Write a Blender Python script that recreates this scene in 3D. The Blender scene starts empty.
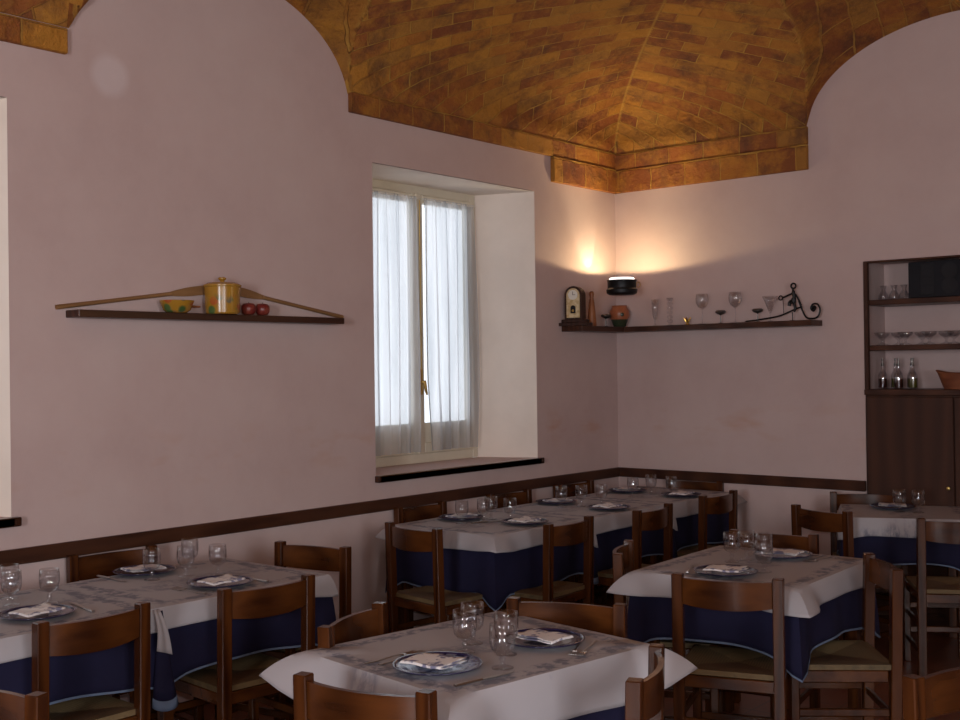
import bpy, bmesh, math, random
from mathutils import Vector, Matrix
random.seed(7)
S = bpy.context.scene
COL = S.collection
PI = math.pi
R = math.radians

# ------------------------------------------------------------------ materials
def new_mat(name):
    m = bpy.data.materials.new(name); m.use_nodes = True
    nt = m.node_tree
    return m, nt, nt.nodes['Principled BSDF'], nt.nodes['Material Output']
def N(nt, t, **kw):
    n = nt.nodes.new(t)
    for k, v in kw.items():
        if k in n.inputs.keys() if isinstance(k, str) else False: n.inputs[k].default_value = v
        else: setattr(n, k, v)
    return n
def L(nt, a, b): nt.links.new(a, b)
def rgba(c): return (c[0], c[1], c[2], 1)
def ramp(nt, fac, stops):
    r = nt.nodes.new('ShaderNodeValToRGB'); el = r.color_ramp.elements
    el[0].position, el[0].color = stops[0][0], rgba(stops[0][1])
    el[1].position, el[1].color = stops[-1][0], rgba(stops[-1][1])
    for p, c in stops[1:-1]:
        e = el.new(p); e.color = rgba(c)
    L(nt, fac, r.inputs['Fac']); return r.outputs['Color']
def noise(nt, vec, scale, detail=4, rough=.55):
    n = nt.nodes.new('ShaderNodeTexNoise'); n.inputs['Scale'].default_value = scale
    n.inputs['Detail'].default_value = detail; n.inputs['Roughness'].default_value = rough
    if vec is not None: L(nt, vec, n.inputs['Vector'])
    return n.outputs['Fac']
def mapping(nt, vec, scale=(1,1,1), loc=(0,0,0)):
    m = nt.nodes.new('ShaderNodeMapping'); L(nt, vec, m.inputs['Vector'])
    m.inputs['Scale'].default_value = scale; m.inputs['Location'].default_value = loc
    return m.outputs['Vector']
def coords(nt, kind='Object'): return nt.nodes.new('ShaderNodeTexCoord').outputs[kind]
def math_(nt, op, a, b=None, c=None):
    m = nt.nodes.new('ShaderNodeMath'); m.operation = op
    for i, v in enumerate((a, b, c)):
        if v is None: continue
        if isinstance(v, (int, float)): m.inputs[i].default_value = v
        else: L(nt, v, m.inputs[i])
    return m.outputs[0]
def mix(nt, fac, a, b, blend='MIX'):
    m = nt.nodes.new('ShaderNodeMix'); m.data_type = 'RGBA'; m.blend_type = blend
    if isinstance(fac, (int, float)): m.inputs[0].default_value = fac
    else: L(nt, fac, m.inputs[0])
    for i, v in ((6, a), (7, b)):
        if isinstance(v, tuple): m.inputs[i].default_value = rgba(v)
        else: L(nt, v, m.inputs[i])
    return m.outputs[2]
def bump(nt, bs, h, strength=.3, dist=.01):
    b = nt.nodes.new('ShaderNodeBump'); b.inputs['Strength'].default_value = strength
    b.inputs['Distance'].default_value = dist
    L(nt, h, b.inputs['Height']); L(nt, b.outputs['Normal'], bs.inputs['Normal'])

def plain(name, col, rough=.5, metal=0, var=.12, nscale=12, coat=0):
    m, nt, bs, out = new_mat(name)
    n = noise(nt, coords(nt), nscale)
    c2 = tuple(min(1, c*(1+var)) for c in col); c1 = tuple(c*(1-var) for c in col)
    L(nt, ramp(nt, n, [(.3, c1), (.7, c2)]), bs.inputs['Base Color'])
    bs.inputs['Roughness'].default_value = rough; bs.inputs['Metallic'].default_value = metal
    bs.inputs['Coat Weight'].default_value = coat
    return m
def wood(name, dark, light, axis=2, rough=.32, scale=1, coat=.0, spec=.32):
    m, nt, bs, out = new_mat(name)
    sc = [9*scale]*3; sc[axis] = 1.3*scale
    v = mapping(nt, coords(nt), tuple(sc))
    d = noise(nt, v, 2.2, 5, .6)
    w = nt.nodes.new('ShaderNodeTexWave'); w.inputs['Scale'].default_value = .9
    w.inputs['Distortion'].default_value = 7; w.inputs['Detail'].default_value = 3
    w.wave_profile = 'SIN'; L(nt, v, w.inputs['Vector'])
    f = math_(nt, 'ADD', math_(nt, 'MULTIPLY', d, .65), math_(nt, 'MULTIPLY', w.outputs['Fac'], .35))
    L(nt, ramp(nt, f, [(.25, dark), (.75, light)]), bs.inputs['Base Color'])
    bs.inputs['Roughness'].default_value = rough; bs.inputs['Coat Weight'].default_value = coat
    bs.inputs['Coat Roughness'].default_value = .15; bs.inputs['Specular IOR Level'].default_value = spec
    return m
def plaster():
    m, nt, bs, out = new_mat('painted_plaster')
    co = coords(nt)
    a = noise(nt, co, 1.1, 5, .6); b = noise(nt, mapping(nt, co, (1,1,1), (5,3,1)), 3.5, 6, .65)
    f = math_(nt, 'ADD', math_(nt, 'MULTIPLY', a, .6), math_(nt, 'MULTIPLY', b, .4))
    c = ramp(nt, f, [(.3, (.50,.365,.345)), (.5, (.56,.425,.40)), (.72, (.60,.475,.445))])
    # old damp stains just above the chair rail
    sep = nt.nodes.new('ShaderNodeSeparateXYZ'); L(nt, co, sep.inputs[0])
    band = math_(nt, 'SUBTRACT', 1, math_(nt, 'MINIMUM', 1, math_(nt, 'MULTIPLY', math_(nt, 'ABSOLUTE', math_(nt, 'SUBTRACT', sep.outputs[2], 1.19)), 6)))
    st = math_(nt, 'MULTIPLY', band, ramp_val(nt, noise(nt, mapping(nt, co, (1,1,2.4)), 2.3, 3), .52, .70))
    c = mix(nt, math_(nt, 'MULTIPLY', st, .75), c, (.50,.29,.20))
    # round pale patch: the camera flash orb painted into the plaster colour
    vd = nt.nodes.new('ShaderNodeVectorMath'); vd.operation = 'DISTANCE'
    L(nt, co, vd.inputs[0]); vd.inputs[1].default_value = (0, -4.08, 2.93)
    pt = ramp_val(nt, vd.outputs['Value'], .11, .07)
    c = mix(nt, math_(nt, 'MULTIPLY', pt, .30), c, (.80,.74,.76))
    L(nt, c, bs.inputs['Base Color']); bs.inputs['Roughness'].default_value = .85
    bump(nt, bs, noise(nt, co, 30, 4), .12, .004)
    return m
def ramp_val(nt, v, a, b):
    r = nt.nodes.new('ShaderNodeMapRange'); r.clamp = True
    r.inputs['From Min'].default_value = a; r.inputs['From Max'].default_value = b
    L(nt, v, r.inputs['Value']); return r.outputs[0]
def brickmat():
    m, nt, bs, out = new_mat('vault_brick')
    uv = nt.nodes.new('ShaderNodeUVMap').outputs[0]
    wob = noise(nt, coords(nt), 9, 3)
    v2 = nt.nodes.new('ShaderNodeVectorMath'); v2.operation = 'ADD'
    vm = nt.nodes.new('ShaderNodeVectorMath'); vm.operation = 'SCALE'; vm.inputs['Scale'].default_value = .022
    cmb = nt.nodes.new('ShaderNodeCombineXYZ'); L(nt, wob, cmb.inputs[0]); L(nt, wob, cmb.inputs[1])
    L(nt, cmb.outputs[0], vm.inputs[0]); L(nt, uv, v2.inputs[0]); L(nt, vm.outputs[0], v2.inputs[1])
    def brick(c1, c2, mort, msize):
        b = nt.nodes.new('ShaderNodeTexBrick'); b.inputs['Scale'].default_value = 1
        b.inputs['Color1'].default_value = rgba(c1); b.inputs['Color2'].default_value = rgba(c2)
        b.inputs['Mortar'].default_value = rgba(mort); b.inputs['Mortar Size'].default_value = msize
        b.inputs['Brick Width'].default_value = .27; b.inputs['Row Height'].default_value = .118
        b.inputs['Mortar Smooth'].default_value = .35; b.inputs['Bias'].default_value = 0
        b.offset = .5; b.offset_frequency = 2
        L(nt, v2.outputs[0], b.inputs['Vector']); return b
    b = brick((0,0,0), (1,1,1), (.5,.5,.5), .0055)
    rnd = b.outputs['Color']
    col = ramp(nt, rnd, [(0, (.17,.042,.009)), (.2, (.30,.090,.012)), (.4, (.22,.060,.010)), (.58, (.37,.130,.012)), (.75, (.29,.125,.018)), (1, (.45,.180,.016))])
    n1 = noise(nt, coords(nt), 7, 6, .7)
    col = mix(nt, ramp_val(nt, n1, .45, .75), col, (.44,.19,.018))
    n2 = noise(nt, mapping(nt, coords(nt), (1,1,1), (9,2,4)), 4, 6, .7)
    col = mix(nt, math_(nt, 'MULTIPLY', ramp_val(nt, n2, .48, .66), .7), col, (.07,.02,.010))
    at = nt.nodes.new('ShaderNodeAttribute'); at.attribute_name = 'seam'
    mf = math_(nt, 'MAXIMUM', math_(nt, 'MULTIPLY', b.outputs['Fac'], ramp_val(nt, noise(nt, coords(nt), 5, 3), .35, .6)), at.outputs['Fac'])
    col = mix(nt, math_(nt, 'MULTIPLY', mf, .8), col, (.46,.25,.04))
    L(nt, col, bs.inputs['Base Color']); bs.inputs['Roughness'].default_value = .8
    # each course overlaps the next a little, so every brick tilts
    sp = nt.nodes.new('ShaderNodeSeparateXYZ'); L(nt, v2.outputs[0], sp.inputs[0])
    saw = math_(nt, 'FRACT', math_(nt, 'DIVIDE', sp.outputs[1], .118))
    h = math_(nt, 'ADD', math_(nt, 'ADD', math_(nt, 'MULTIPLY', rnd, .5), math_(nt, 'MULTIPLY', saw, .9)), math_(nt, 'ADD', math_(nt, 'MULTIPLY', n1, .6), math_(nt, 'MULTIPLY', b.outputs['Fac'], -.4)))
    bump(nt, bs, h, 1.0, .06)
    return m
def glassmat(name='clear_glass', tint=(.95,.955,.965), rough=.05, base=.0):
    m, nt, bs, out = new_mat(name)
    nt.nodes.remove(bs)
    t = nt.nodes.new('ShaderNodeBsdfTransparent'); t.inputs[0].default_value = rgba(tint)
    g = nt.nodes.new('ShaderNodeBsdfGlossy'); g.inputs['Roughness'].default_value = rough
    lw = nt.nodes.new('ShaderNodeLayerWeight'); lw.inputs['Blend'].default_value = .5
    f = math_(nt, 'ADD', math_(nt, 'MULTIPLY', math_(nt, 'POWER', lw.outputs['Facing'], 3), .60), .10+base)
    x = nt.nodes.new('ShaderNodeMixShader'); L(nt, f, x.inputs[0]); L(nt, t.outputs[0], x.inputs[1]); L(nt, g.outputs[0], x.inputs[2])
    L(nt, x.outputs[0], out.inputs[0]); return m
def sheer():
    m, nt, bs, out = new_mat('sheer_curtain')
    nt.nodes.remove(bs)
    tr = nt.nodes.new('ShaderNodeBsdfTransparent'); tl = nt.nodes.new('ShaderNodeBsdfTranslucent'); df = nt.nodes.new('ShaderNodeBsdfDiffuse')
    c = ramp(nt, noise(nt, mapping(nt, coords(nt), (2,9,.35)), 2, 2), [(.36, (.52,.54,.57)), (.62, (.93,.93,.94))])  # light and dark of the folds painted into the sheer as broad stripes
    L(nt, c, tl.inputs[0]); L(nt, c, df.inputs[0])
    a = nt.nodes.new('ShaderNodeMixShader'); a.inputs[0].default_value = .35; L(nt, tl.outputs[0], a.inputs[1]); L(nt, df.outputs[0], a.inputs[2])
    b = nt.nodes.new('ShaderNodeMixShader')
    lw = nt.nodes.new('ShaderNodeLayerWeight'); lw.inputs['Blend'].default_value = .5
    L(nt, math_(nt, 'MULTIPLY', math_(nt, 'SUBTRACT', 1, math_(nt, 'POWER', lw.outputs['Facing'], 1.6)), .42), b.inputs[0])
    L(nt, a.outputs[0], b.inputs[1]); L(nt, tr.outputs[0], b.inputs[2])
    L(nt, b.outputs[0], out.inputs[0]); return m
def floral_cloth(name, a, b, base=(.39,.365,.38), ink=(.14,.145,.19)):
    """white cloth printed with a grey-blue floral border and middle"""
    m, nt, bs, out = new_mat(name)
    co = coords(nt); sp = nt.nodes.new('ShaderNodeSeparateXYZ'); L(nt, co, sp.inputs[0])
    ax = math_(nt, 'SUBTRACT', a, math_(nt, 'ABSOLUTE', sp.outputs[0])); ay = math_(nt, 'SUBTRACT', b, math_(nt, 'ABSOLUTE', sp.outputs[1]))
    d = math_(nt, 'MINIMUM', ax, ay)
    wv = noise(nt, mapping(nt, co, (1,1,0)), 9, 2)
    d2 = math_(nt, 'ADD', d, math_(nt, 'MULTIPLY', math_(nt, 'SUBTRACT', wv, .5), .09))
    bandf = math_(nt, 'SUBTRACT', 1, ramp_val(nt, math_(nt, 'ABSOLUTE', math_(nt, 'SUBTRACT', d2, .045)), .018, .034))
    mid = math_(nt, 'SUBTRACT', 1, ramp_val(nt, math_(nt, 'ABSOLUTE', math_(nt, 'ADD', sp.outputs[0], math_(nt, 'MULTIPLY', math_(nt, 'SUBTRACT', wv, .5), .3))), .05, .10))
    blot = ramp_val(nt, noise(nt, mapping(nt, co, (1,1,.3)), 24, 5, .7), .42, .54)
    f = math_(nt, 'MULTIPLY', math_(nt, 'MINIMUM', 1, math_(nt, 'ADD', bandf, math_(nt, 'MULTIPLY', mid, .6))), blot)
    c = mix(nt, math_(nt, 'MULTIPLY', f, .9), base, ink)
    L(nt, c, bs.inputs['Base Color']); bs.inputs['Roughness'].default_value = .75
    return m
def fabric(name, col, rough=.8, scale=260):
    m, nt, bs, out = new_mat(name)
    n = noise(nt, coords(nt), 6, 4)
    L(nt, ramp(nt, n, [(.3, tuple(c*.85 for c in col)), (.7, tuple(c*1.12 for c in col))]), bs.inputs['Base Color'])
    bs.inputs['Roughness'].default_value = rough
    bs.inputs['Specular IOR Level'].default_value = .15
    return m
def rush():
    m, nt, bs, out = new_mat('woven_rush')
    co = coords(nt); sp = nt.nodes.new('ShaderNodeSeparateXYZ'); L(nt, co, sp.inputs[0])
    x = math_(nt, 'ABSOLUTE', sp.outputs[0]); y = math_(nt, 'ABSOLUTE', math_(nt, 'SUBTRACT', sp.outputs[1], .19))
    mx = math_(nt, 'MAXIMUM', x, y)
    w = math_(nt, 'FRACT', math_(nt, 'MULTIPLY', math_(nt, 'ADD', mx, math_(nt, 'MULTIPLY', noise(nt, co, 20), .012)), 95))
    sel = math_(nt, 'GREATER_THAN', x, y)
    c1 = ramp(nt, w, [(0, (.05,.03,.012)), (.35, (.15,.095,.038)), (.8, (.20,.135,.06)), (1, (.07,.042,.018))])
    n = noise(nt, co, 40, 4)
    c = mix(nt, math_(nt, 'MULTIPLY', n, .5), c1, (.10,.065,.03))
    c = mix(nt, math_(nt, 'MULTIPLY', sel, .18), c, (.12,.09,.04))
    L(nt, c, bs.inputs['Base Color']); bs.inputs['Roughness'].default_value = .7
    bump(nt, bs, w, .5, .004); return m
def floormat():
    m, nt, bs, out = new_mat('floor_tiles')
    b = nt.nodes.new('ShaderNodeTexBrick'); b.offset = 0
    b.inputs['Scale'].default_value = 1; b.inputs['Brick Width'].default_value = .3; b.inputs['Row Height'].default_value = .3
    b.inputs['Mortar Size'].default_value = .004
    b.inputs['Color1'].default_value = (.16,.055,.03,1); b.inputs['Color2'].default_value = (.22,.085,.045,1); b.inputs['Mortar'].default_value = (.09,.06,.05,1)
    L(nt, coords(nt), b.inputs['Vector'])
    L(nt, mix(nt, math_(nt, 'MULTIPLY', noise(nt, coords(nt), 8), .5), b.outputs['Color'], (.12,.05,.035)), bs.inputs['Base Color'])
    bs.inputs['Roughness'].default_value = .35; return m
def dotted(name, base, ink, scale, lo, hi, rough=.2, metal=0):
    m, nt, bs, out = new_mat(name)
    f = ramp_val(nt, noise(nt, coords(nt), scale, 3, .6), lo, hi)
    L(nt, mix(nt, f, base, ink), bs.inputs['Base Color']); bs.inputs['Roughness'].default_value = rough
    return m
def painted_pot(name):
    m, nt, bs, out = new_mat(name)
    co = coords(nt); sp = nt.nodes.new('ShaderNodeSeparateXYZ'); L(nt, co, sp.inputs[0])
    vo = nt.nodes.new('ShaderNodeTexVoronoi'); vo.inputs['Scale'].default_value = 22; L(nt, co, vo.inputs['Vector'])
    rnd = nt.nodes.new('ShaderNodeSeparateColor'); L(nt, vo.outputs['Color'], rnd.inputs[0])
    leaf = ramp(nt, rnd.outputs[0], [(0, (.05,.10,.03)), (.4, (.10,.16,.05)), (.55, (.38,.06,.02)), (.75, (.45,.12,.03)), (1, (.10,.13,.10))])
    inside = math_(nt, 'SUBTRACT', 1, ramp_val(nt, vo.outputs['Distance'], .40, .55))
    low = math_(nt, 'SUBTRACT', 1, ramp_val(nt, sp.outputs[2], .055, .10))
    low = math_(nt, 'MULTIPLY', low, ramp_val(nt, noise(nt, co, 14, 3), .38, .5))
    c = mix(nt, math_(nt, 'MULTIPLY', inside, low), (.40,.205,.022), leaf)
    L(nt, c, bs.inputs['Base Color']); bs.inputs['Roughness'].default_value = .22
    return m

M = {}
M['plaster'] = plaster()
M['reveal'] = plain('cream_reveal', (.84,.74,.65), .8, var=.05, nscale=4)
M['brick'] = brickmat()
M['floor'] = floormat()
M['trim'] = wood('dark_stained_rail', (.030,.010,.006), (.070,.026,.013), axis=1, rough=.35)
M['trimx'] = wood('dark_stained_rail_across', (.030,.010,.006), (.070,.026,.013), axis=0, rough=.35)
M['chair'] = wood('varnished_chair_wood', (.030,.0080,.0022), (.082,.0245,.0058), axis=2, rough=.26, coat=.08)
M['slat'] = wood('varnished_slat_wood', (.032,.0085,.0022), (.090,.0275,.0062), axis=0, rough=.24, coat=.22)
M['rush'] = rush()
M['cab'] = wood('cupboard_wood', (.038,.013,.007), (.065,.023,.011), axis=2, rough=.55, scale=.35)
M['cabx'] = wood('cupboard_shelf_wood', (.035,.012,.007), (.08,.03,.016), axis=0, rough=.4)
M['cream'] = plain('cream_window_paint', (.66,.60,.47), .4, var=.04)
M['glass'] = glassmat()
M['pane'] = glassmat('window_pane', (.97,.98,1), .0, 0)
M['sheer'] = sheer()
M['brass'] = plain('brass', (.65,.45,.15), .3, 1)
M['iron'] = plain('black_wrought_iron', (.012,.012,.013), .45, .6)
M['blue'] = fabric('blue_cloth', (.0135,.0125,.036))
M['hem'] = fabric('pale_blue_hem', (.13,.17,.25))
M['steel'] = plain('steel_cutlery', (.42,.39,.37), .34, 1, var=.03)
M['navy'] = plain('navy_charger', (.012,.012,.055), .15, var=.1, coat=.4)
M['bluepat'] = dotted('blue_floral_charger', (.33,.37,.48), (.015,.025,.15), 42, .47, .53, .15)
M['teal'] = dotted('glass_charger', (.22,.26,.30), (.04,.055,.11), 36, .45, .56, .12)
M['napkin'] = dotted('printed_napkin', (.74,.71,.70), (.20,.20,.30), 24, .53, .60, .8)
M['pot'] = painted_pot('painted_enamel')
M['spoonwood'] = wood('pale_spoon_wood', (.20,.10,.04), (.36,.20,.085), axis=1, rough=.5)
M['apple'] = dotted('dark_red_apple', (.16,.018,.015), (.30,.07,.04), 15, .45, .75, .35)
M['clockwood'] = wood('clock_case_wood', (.020,.007,.005), (.05,.018,.010), rough=.6)
M['gilt'] = dotted('gilt_clock_front', (.50,.36,.17), (.70,.58,.36), 30, .4, .6, .35)
M['white'] = plain('enamel_white', (.75,.72,.65), .4, var=.04)
M['black'] = plain('black_plastic', (.004,.004,.008), .85, var=.2)
M['grille'] = plain('dark_grey_plastic', (.007,.007,.010), .8)
M['redwood'] = wood('reddish_turned_wood', (.19,.060,.022), (.33,.12,.045), rough=.4)
M['terra'] = plain('terracotta_glaze', (.35,.11,.045), .35)
M['darkglaze'] = plain('dark_green_glaze', (.035,.045,.025), .2)
M['pewter'] = plain('dark_pewter', (.16,.15,.14), .3, .9)
M['gold'] = plain('gold_leaf_metal', (.55,.33,.08), .3, .9)
M['oil'] = plain('olive_oil', (.12,.11,.015), .1)
M['vinegar'] = plain('dark_vinegar', (.05,.012,.008), .1)
M['basket'] = wood('terracotta_basket', (.14,.04,.018), (.26,.085,.035), axis=0, rough=.6)
m, nt, bs, out = new_mat('lamp_glow')
bs.inputs['Base Color'].default_value = (1,.9,.8,1); bs.inputs['Emission Color'].default_value = (1,.93,.90,1); bs.inputs['Emission Strength'].default_value = 1.6
M['glow'] = m
M['topper'] = floral_cloth('printed_topper', .345, .40)

# ------------------------------------------------------------------ mesh helpers
def obj(name, bm, mat, parent=None, smooth=False, recalc=True):
    if recalc: bmesh.ops.recalc_face_normals(bm, faces=bm.faces)
    me = bpy.data.meshes.new(name); bm.to_mesh(me); bm.free()
    if smooth:
        for p in me.polygons: p.use_smooth = True
        if smooth != 'all':
            try: me.set_sharp_from_angle(angle=R(40))
            except Exception: pass
    for mm in (mat if isinstance(mat, list) else [mat]): me.materials.append(mm)
    o = bpy.data.objects.new(name, me); COL.objects.link(o)
    if parent is not None: o.parent = parent
    return o
def box(bm, x0, x1, y0, y1, z0, z1, bev=0, M4=None, seg=1):
    g = bmesh.ops.create_cube(bm, size=1)
    vs = g['verts']
    for v in vs:
        v.co = Vector(((v.co.x+.5)*(x1-x0)+x0, (v.co.y+.5)*(y1-y0)+y0, (v.co.z+.5)*(z1-z0)+z0))
    if bev:
        es = list({e for v in vs for e in v.link_edges})
        r = bmesh.ops.bevel(bm, geom=es, offset=bev, segments=seg, affect='EDGES', profile=.6)
        vs = list({v for f in r['faces'] for v in f.verts} | {v for v in vs if v.is_valid})
    if M4 is not None:
        for v in vs: v.co = M4 @ v.co
    return vs
def lathe(bm, prof, seg=28, M4=None, close=False):
    rings = []
    for r, z in prof:
        if r < 1e-6: rings.append([bm.verts.new((0,0,z))])
        else: rings.append([bm.verts.new((r*math.cos(2*PI*i/seg), r*math.sin(2*PI*i/seg), z)) for i in range(seg)])
    if M4 is not None:
        for rg in rings:
            for v in rg: v.co = M4 @ v.co
    for a, b in zip(rings, rings[1:]):
        for i in range(seg):
            j = (i+1) % seg
            if len(a) == 1 and len(b) == 1: continue
            if len(a) == 1: bm.faces.new((a[0], b[j], b[i]))
            elif len(b) == 1: bm.faces.new((a[i], a[j], b[0]))
            else: bm.faces.new((a[i], a[j], b[j], b[i]))
def tube(bm, pts, r, seg=8, caps=True, flat=1.0):
    pts = [Vector(p) for p in pts]
    rr = r if isinstance(r, (list, tuple)) else [r]*len(pts)
    rings = []; up = None
    for i, p in enumerate(pts):
        t = (pts[min(i+1, len(pts)-1)] - pts[max(i-1, 0)]).normalized()
        if up is None:
            up = Vector((0,0,1)) if abs(t.z) < .9 else Vector((1,0,0))
        s = t.cross(up).normalized(); u = s.cross(t).normalized(); up = u
        rings.append([bm.verts.new(p + s*rr[i]*math.cos(2*PI*k/seg) + u*rr[i]*flat*math.sin(2*PI*k/seg)) for k in range(seg)])
    for a, b in zip(rings, rings[1:]):
        for k in range(seg):
            j = (k+1) % seg; bm.faces.new((a[k], a[j], b[j], b[k]))
    if caps: bm.faces.new(rings[0][::-1]); bm.faces.new(rings[-1])
def BM(): return bmesh.new()
def tag(o, label, cat, group=None):
    o['label'] = label; o['category'] = cat
    if group: o['group'] = group
    return o
def empty(name, loc=(0,0,0), rz=0):
    o = bpy.data.objects.new(name, None); COL.objects.link(o); o.empty_display_size = .1
    o.location = loc; o.rotation_euler = (0,0,rz); return o
def struct(o): o['kind'] = 'structure'; return o
def copy_tree(o, parent=None):
    c = o.copy(); COL.objects.link(c)
    if parent is not None: c.parent = parent
    for ch in list(o.children): copy_tree(ch, c)
    return c
used = {}
def place(make, key, loc, rz, label, cat, group=None):
    """first call builds the thing, later calls copy it with its parts"""
    if key not in used:
        o = make(); used[key] = o
    else:
        o = copy_tree(used[key])
    o.location = loc; o.rotation_euler = (0,0,rz)
    if 'group' in o: del o['group']
    tag(o, label, cat, group); return o

# ------------------------------------------------------------------ room shell
XR, YF, HT = 7.0, -10.0, 4.05
def wall(name, axis, pos, a0, a1, holes, thick, outward, mat):
    """a wall slab along the other axis, with rectangular through holes (a0,a1,z0,z1)"""
    bm = BM()
    cuts = sorted({a0, a1} | {h[0] for h in holes} | {h[1] for h in holes})
    zc = sorted({0, HT} | {h[2] for h in holes} | {h[3] for h in holes})
    p0, p1 = sorted((pos, pos + outward*thick))
    for u0, u1 in zip(cuts, cuts[1:]):
        for z0, z1 in zip(zc, zc[1:]):
            if any(h[0] <= (u0+u1)/2 <= h[1] and h[2] <= (z0+z1)/2 <= h[3] for h in holes): continue
            if axis == 'x': box(bm, p0, p1, u0, u1, z0, z1)
            else: box(bm, u0, u1, p0, p1, z0, z1)
    bmesh.ops.remove_doubles(bm, verts=bm.verts, dist=1e-5)
    # drop the inner faces shared by two blocks
    seen = {}
    for f in bm.faces: seen.setdefault(tuple(sorted(v.index for v in f.verts)), []).append(f)
    bm.verts.index_update(); seen = {}
    for f in bm.faces: seen.setdefault(tuple(sorted(v.index for v in f.verts)), []).append(f)
    dead = [f for fs in seen.values() if len(fs) > 1 for f in fs]
    bmesh.ops.delete(bm, geom=dead, context='FACES')
    return struct(obj(name, bm, mat))
W2 = (-2.44, -.955, 1.0, 2.75)
W1 = (-6.05, -4.565, 1.0, 2.75)
wall('wall_left', 'x', 0, YF, 0, [W1, W2], .375, -1, M['plaster'])
wall('wall_back', 'y', 0, -.375, XR, [(1.82, 3.42, 0, 2.22)], .34, 1, M['plaster'])
FW = (3.9, 5.3, .95, 2.55); RW = (-7.6, -6.0, .95, 2.55)
wall('wall_right', 'x', XR, YF, 0, [RW], .3, 1, M['plaster'])
wall('wall_front', 'y', YF, 0, XR, [FW], .3, -1, M['plaster'])
bm = BM(); box(bm, 1.80, 3.44, .34, .38, 0, 2.24)
struct(obj('wall_niche', bm, M['plaster']))
bm = BM(); box(bm, -.4, XR+.3, YF-.3, .4, -.1, 0)
struct(obj('floor', bm, M['floor']))

# vaulted brick ceiling: a coved vault rising from the walls, cut by lunettes over the arches
def f_main(d):
    d = max(0, d-.02); t = max(0, 1-d/2.5)
    return 3.10 + .78*math.sqrt(max(0, 1-t*t))
def ell(u, c, hw, base, rise):
    t = (u-c)/hw
    if abs(t) >= 1: return -1
    return base + rise*(1-t*t)**(.5 if t > 0 or c > 0 else .72)
LUN_L = [(-3.46, .845, 3.03, .55), (-7.4, .845, 3.03, .55)]
LUN_B = [(2.42, .95, 3.08, .57), (5.3, .95, 3.08, .57)]
def ceil_h(x, y):
    d = min(x, -y, XR-x, y-YF); m = f_main(d); best, kind = m, 0
    for c, hw, b, r in LUN_L:
        w = hw*(1+.18*min(x,1)); g = ell(y, c, w, b, r)
        if g > 0:
            g += .28*x
            if g > best: best, kind = g, 1
    for c, hw, b, r in LUN_B:
        g = ell(x, c, hw*(1+.18*min(-y,1)), b, r)
        if g > 0:
            g += .22*(-y)
            if g > best: best, kind = g, 2
    return best, kind, m
def steps(a, b, fine, coarse, lim):
    out = []; v = a
    while v < b-1e-6:
        out.append(v); v += fine if v < lim else coarse
    out.append(b); return out
xs = steps(0, XR, .02, .1, 3.4)
ys = [-v for v in steps(0, -YF, .02, .1, 5.2)]
bm = BM(); uvl = bm.loops.layers.uv.new('UVMap')
seam = bm.verts.layers.float.new('seam')
vs = []; uvs = {}
for i, x in enumerate(xs):
    row = []
    for j, y in enumerate(ys):
        h, k, mn = ceil_h(x, y)
        v = bm.verts.new((x, y, min(h, 3.98))); row.append(v)
        # seam where the two vault surfaces meet, and along the corner groin
        s = 0
        if k and h-mn < .016: s = .8-(h-mn)/.02
        a = abs(x+y)
        if k == 0 and x < 2.4 and a < .015: s = .8
        v[seam] = s
        rise = h-3.1
        if k == 0: uvs[v] = (abs(x+y)*.82 + (3.37 if x+y > 0 else 0), (x-y)*.70 + rise*.8)
        elif k == 1: uvs[v] = (x*1.05+11.1, (y+3.46)*1.0 + math.copysign(rise*.8, y+3.46)+9.44)
        else: uvs[v] = (-y*1.05+5.3, (x-2.42) + math.copysign(rise*.8, x-2.42)+9.44)
    vs.append(row)
for i in range(len(xs)-1):
    for j in range(len(ys)-1):
        f = bm.faces.new((vs[i][j], vs[i][j+1], vs[i+1][j+1], vs[i+1][j]))
        f.smooth = True
        us = [uvs[l.vert] for l in f.loops]
        ref = us[0]
        for l in f.loops:
            u = uvs[l.vert]
            if abs(u[0]-ref[0]) > .4 or abs(u[1]-ref[1]) > .4: u = ref
            l[uvl].uv = u
ceil = struct(obj('ceiling', bm, M['brick'], recalc=False))
bm = BM(); box(bm, -.4, XR+.3, YF-.3, .4, 4.05, 4.15)
struct(obj('ceiling_slab', bm, M['plaster']))

def band(name, axis, a0, a1, z0, z1, depth, phase=0):
    bm = BM(); uv = bm.loops.layers.uv.new('UVMap')
    if axis == 'x': box(bm, 0, depth, a0, a1, z0, z1, .004)
    else: box(bm, a0, a1, -depth, 0, z0, z1, .004)
    for f in bm.faces:
        for l in f.loops:
            c = l.vert.co; u = c.y if axis == 'x' else c.x
            l[uv].uv = (u+phase, .006 + (c.z-z0)/(z1-z0)*.106)
    return struct(obj(name, bm, M['brick']))
band('trim_1', 'x', -.775, 0, 2.83, 3.0, .035)
band('trim_2', 'x', -2.62, 0, 3.0, 3.115, .03, .1)
band('trim_3', 'y', 0, 1.475, 2.83, 2.99, .035, .07)
band('trim_4', 'y', 0, 1.475, 2.99, 3.105, .03, .2)
band('trim_5', 'x', -6.55, -4.30, 2.98, 3.09, .03, .05)
band('trim_6', 'y', 3.37, 4.35, 2.83, 3.105, .03, .2)
# chair rails
bm = BM(); box(bm, 0, .022, YF, 0, .800, .866, .004); struct(obj('trim_7', bm, M['trim']))
bm = BM(); box(bm, .022, 1.82, -.022, 0, .800, .866, .004); struct(obj('trim_8', bm, M['trimx']))

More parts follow.
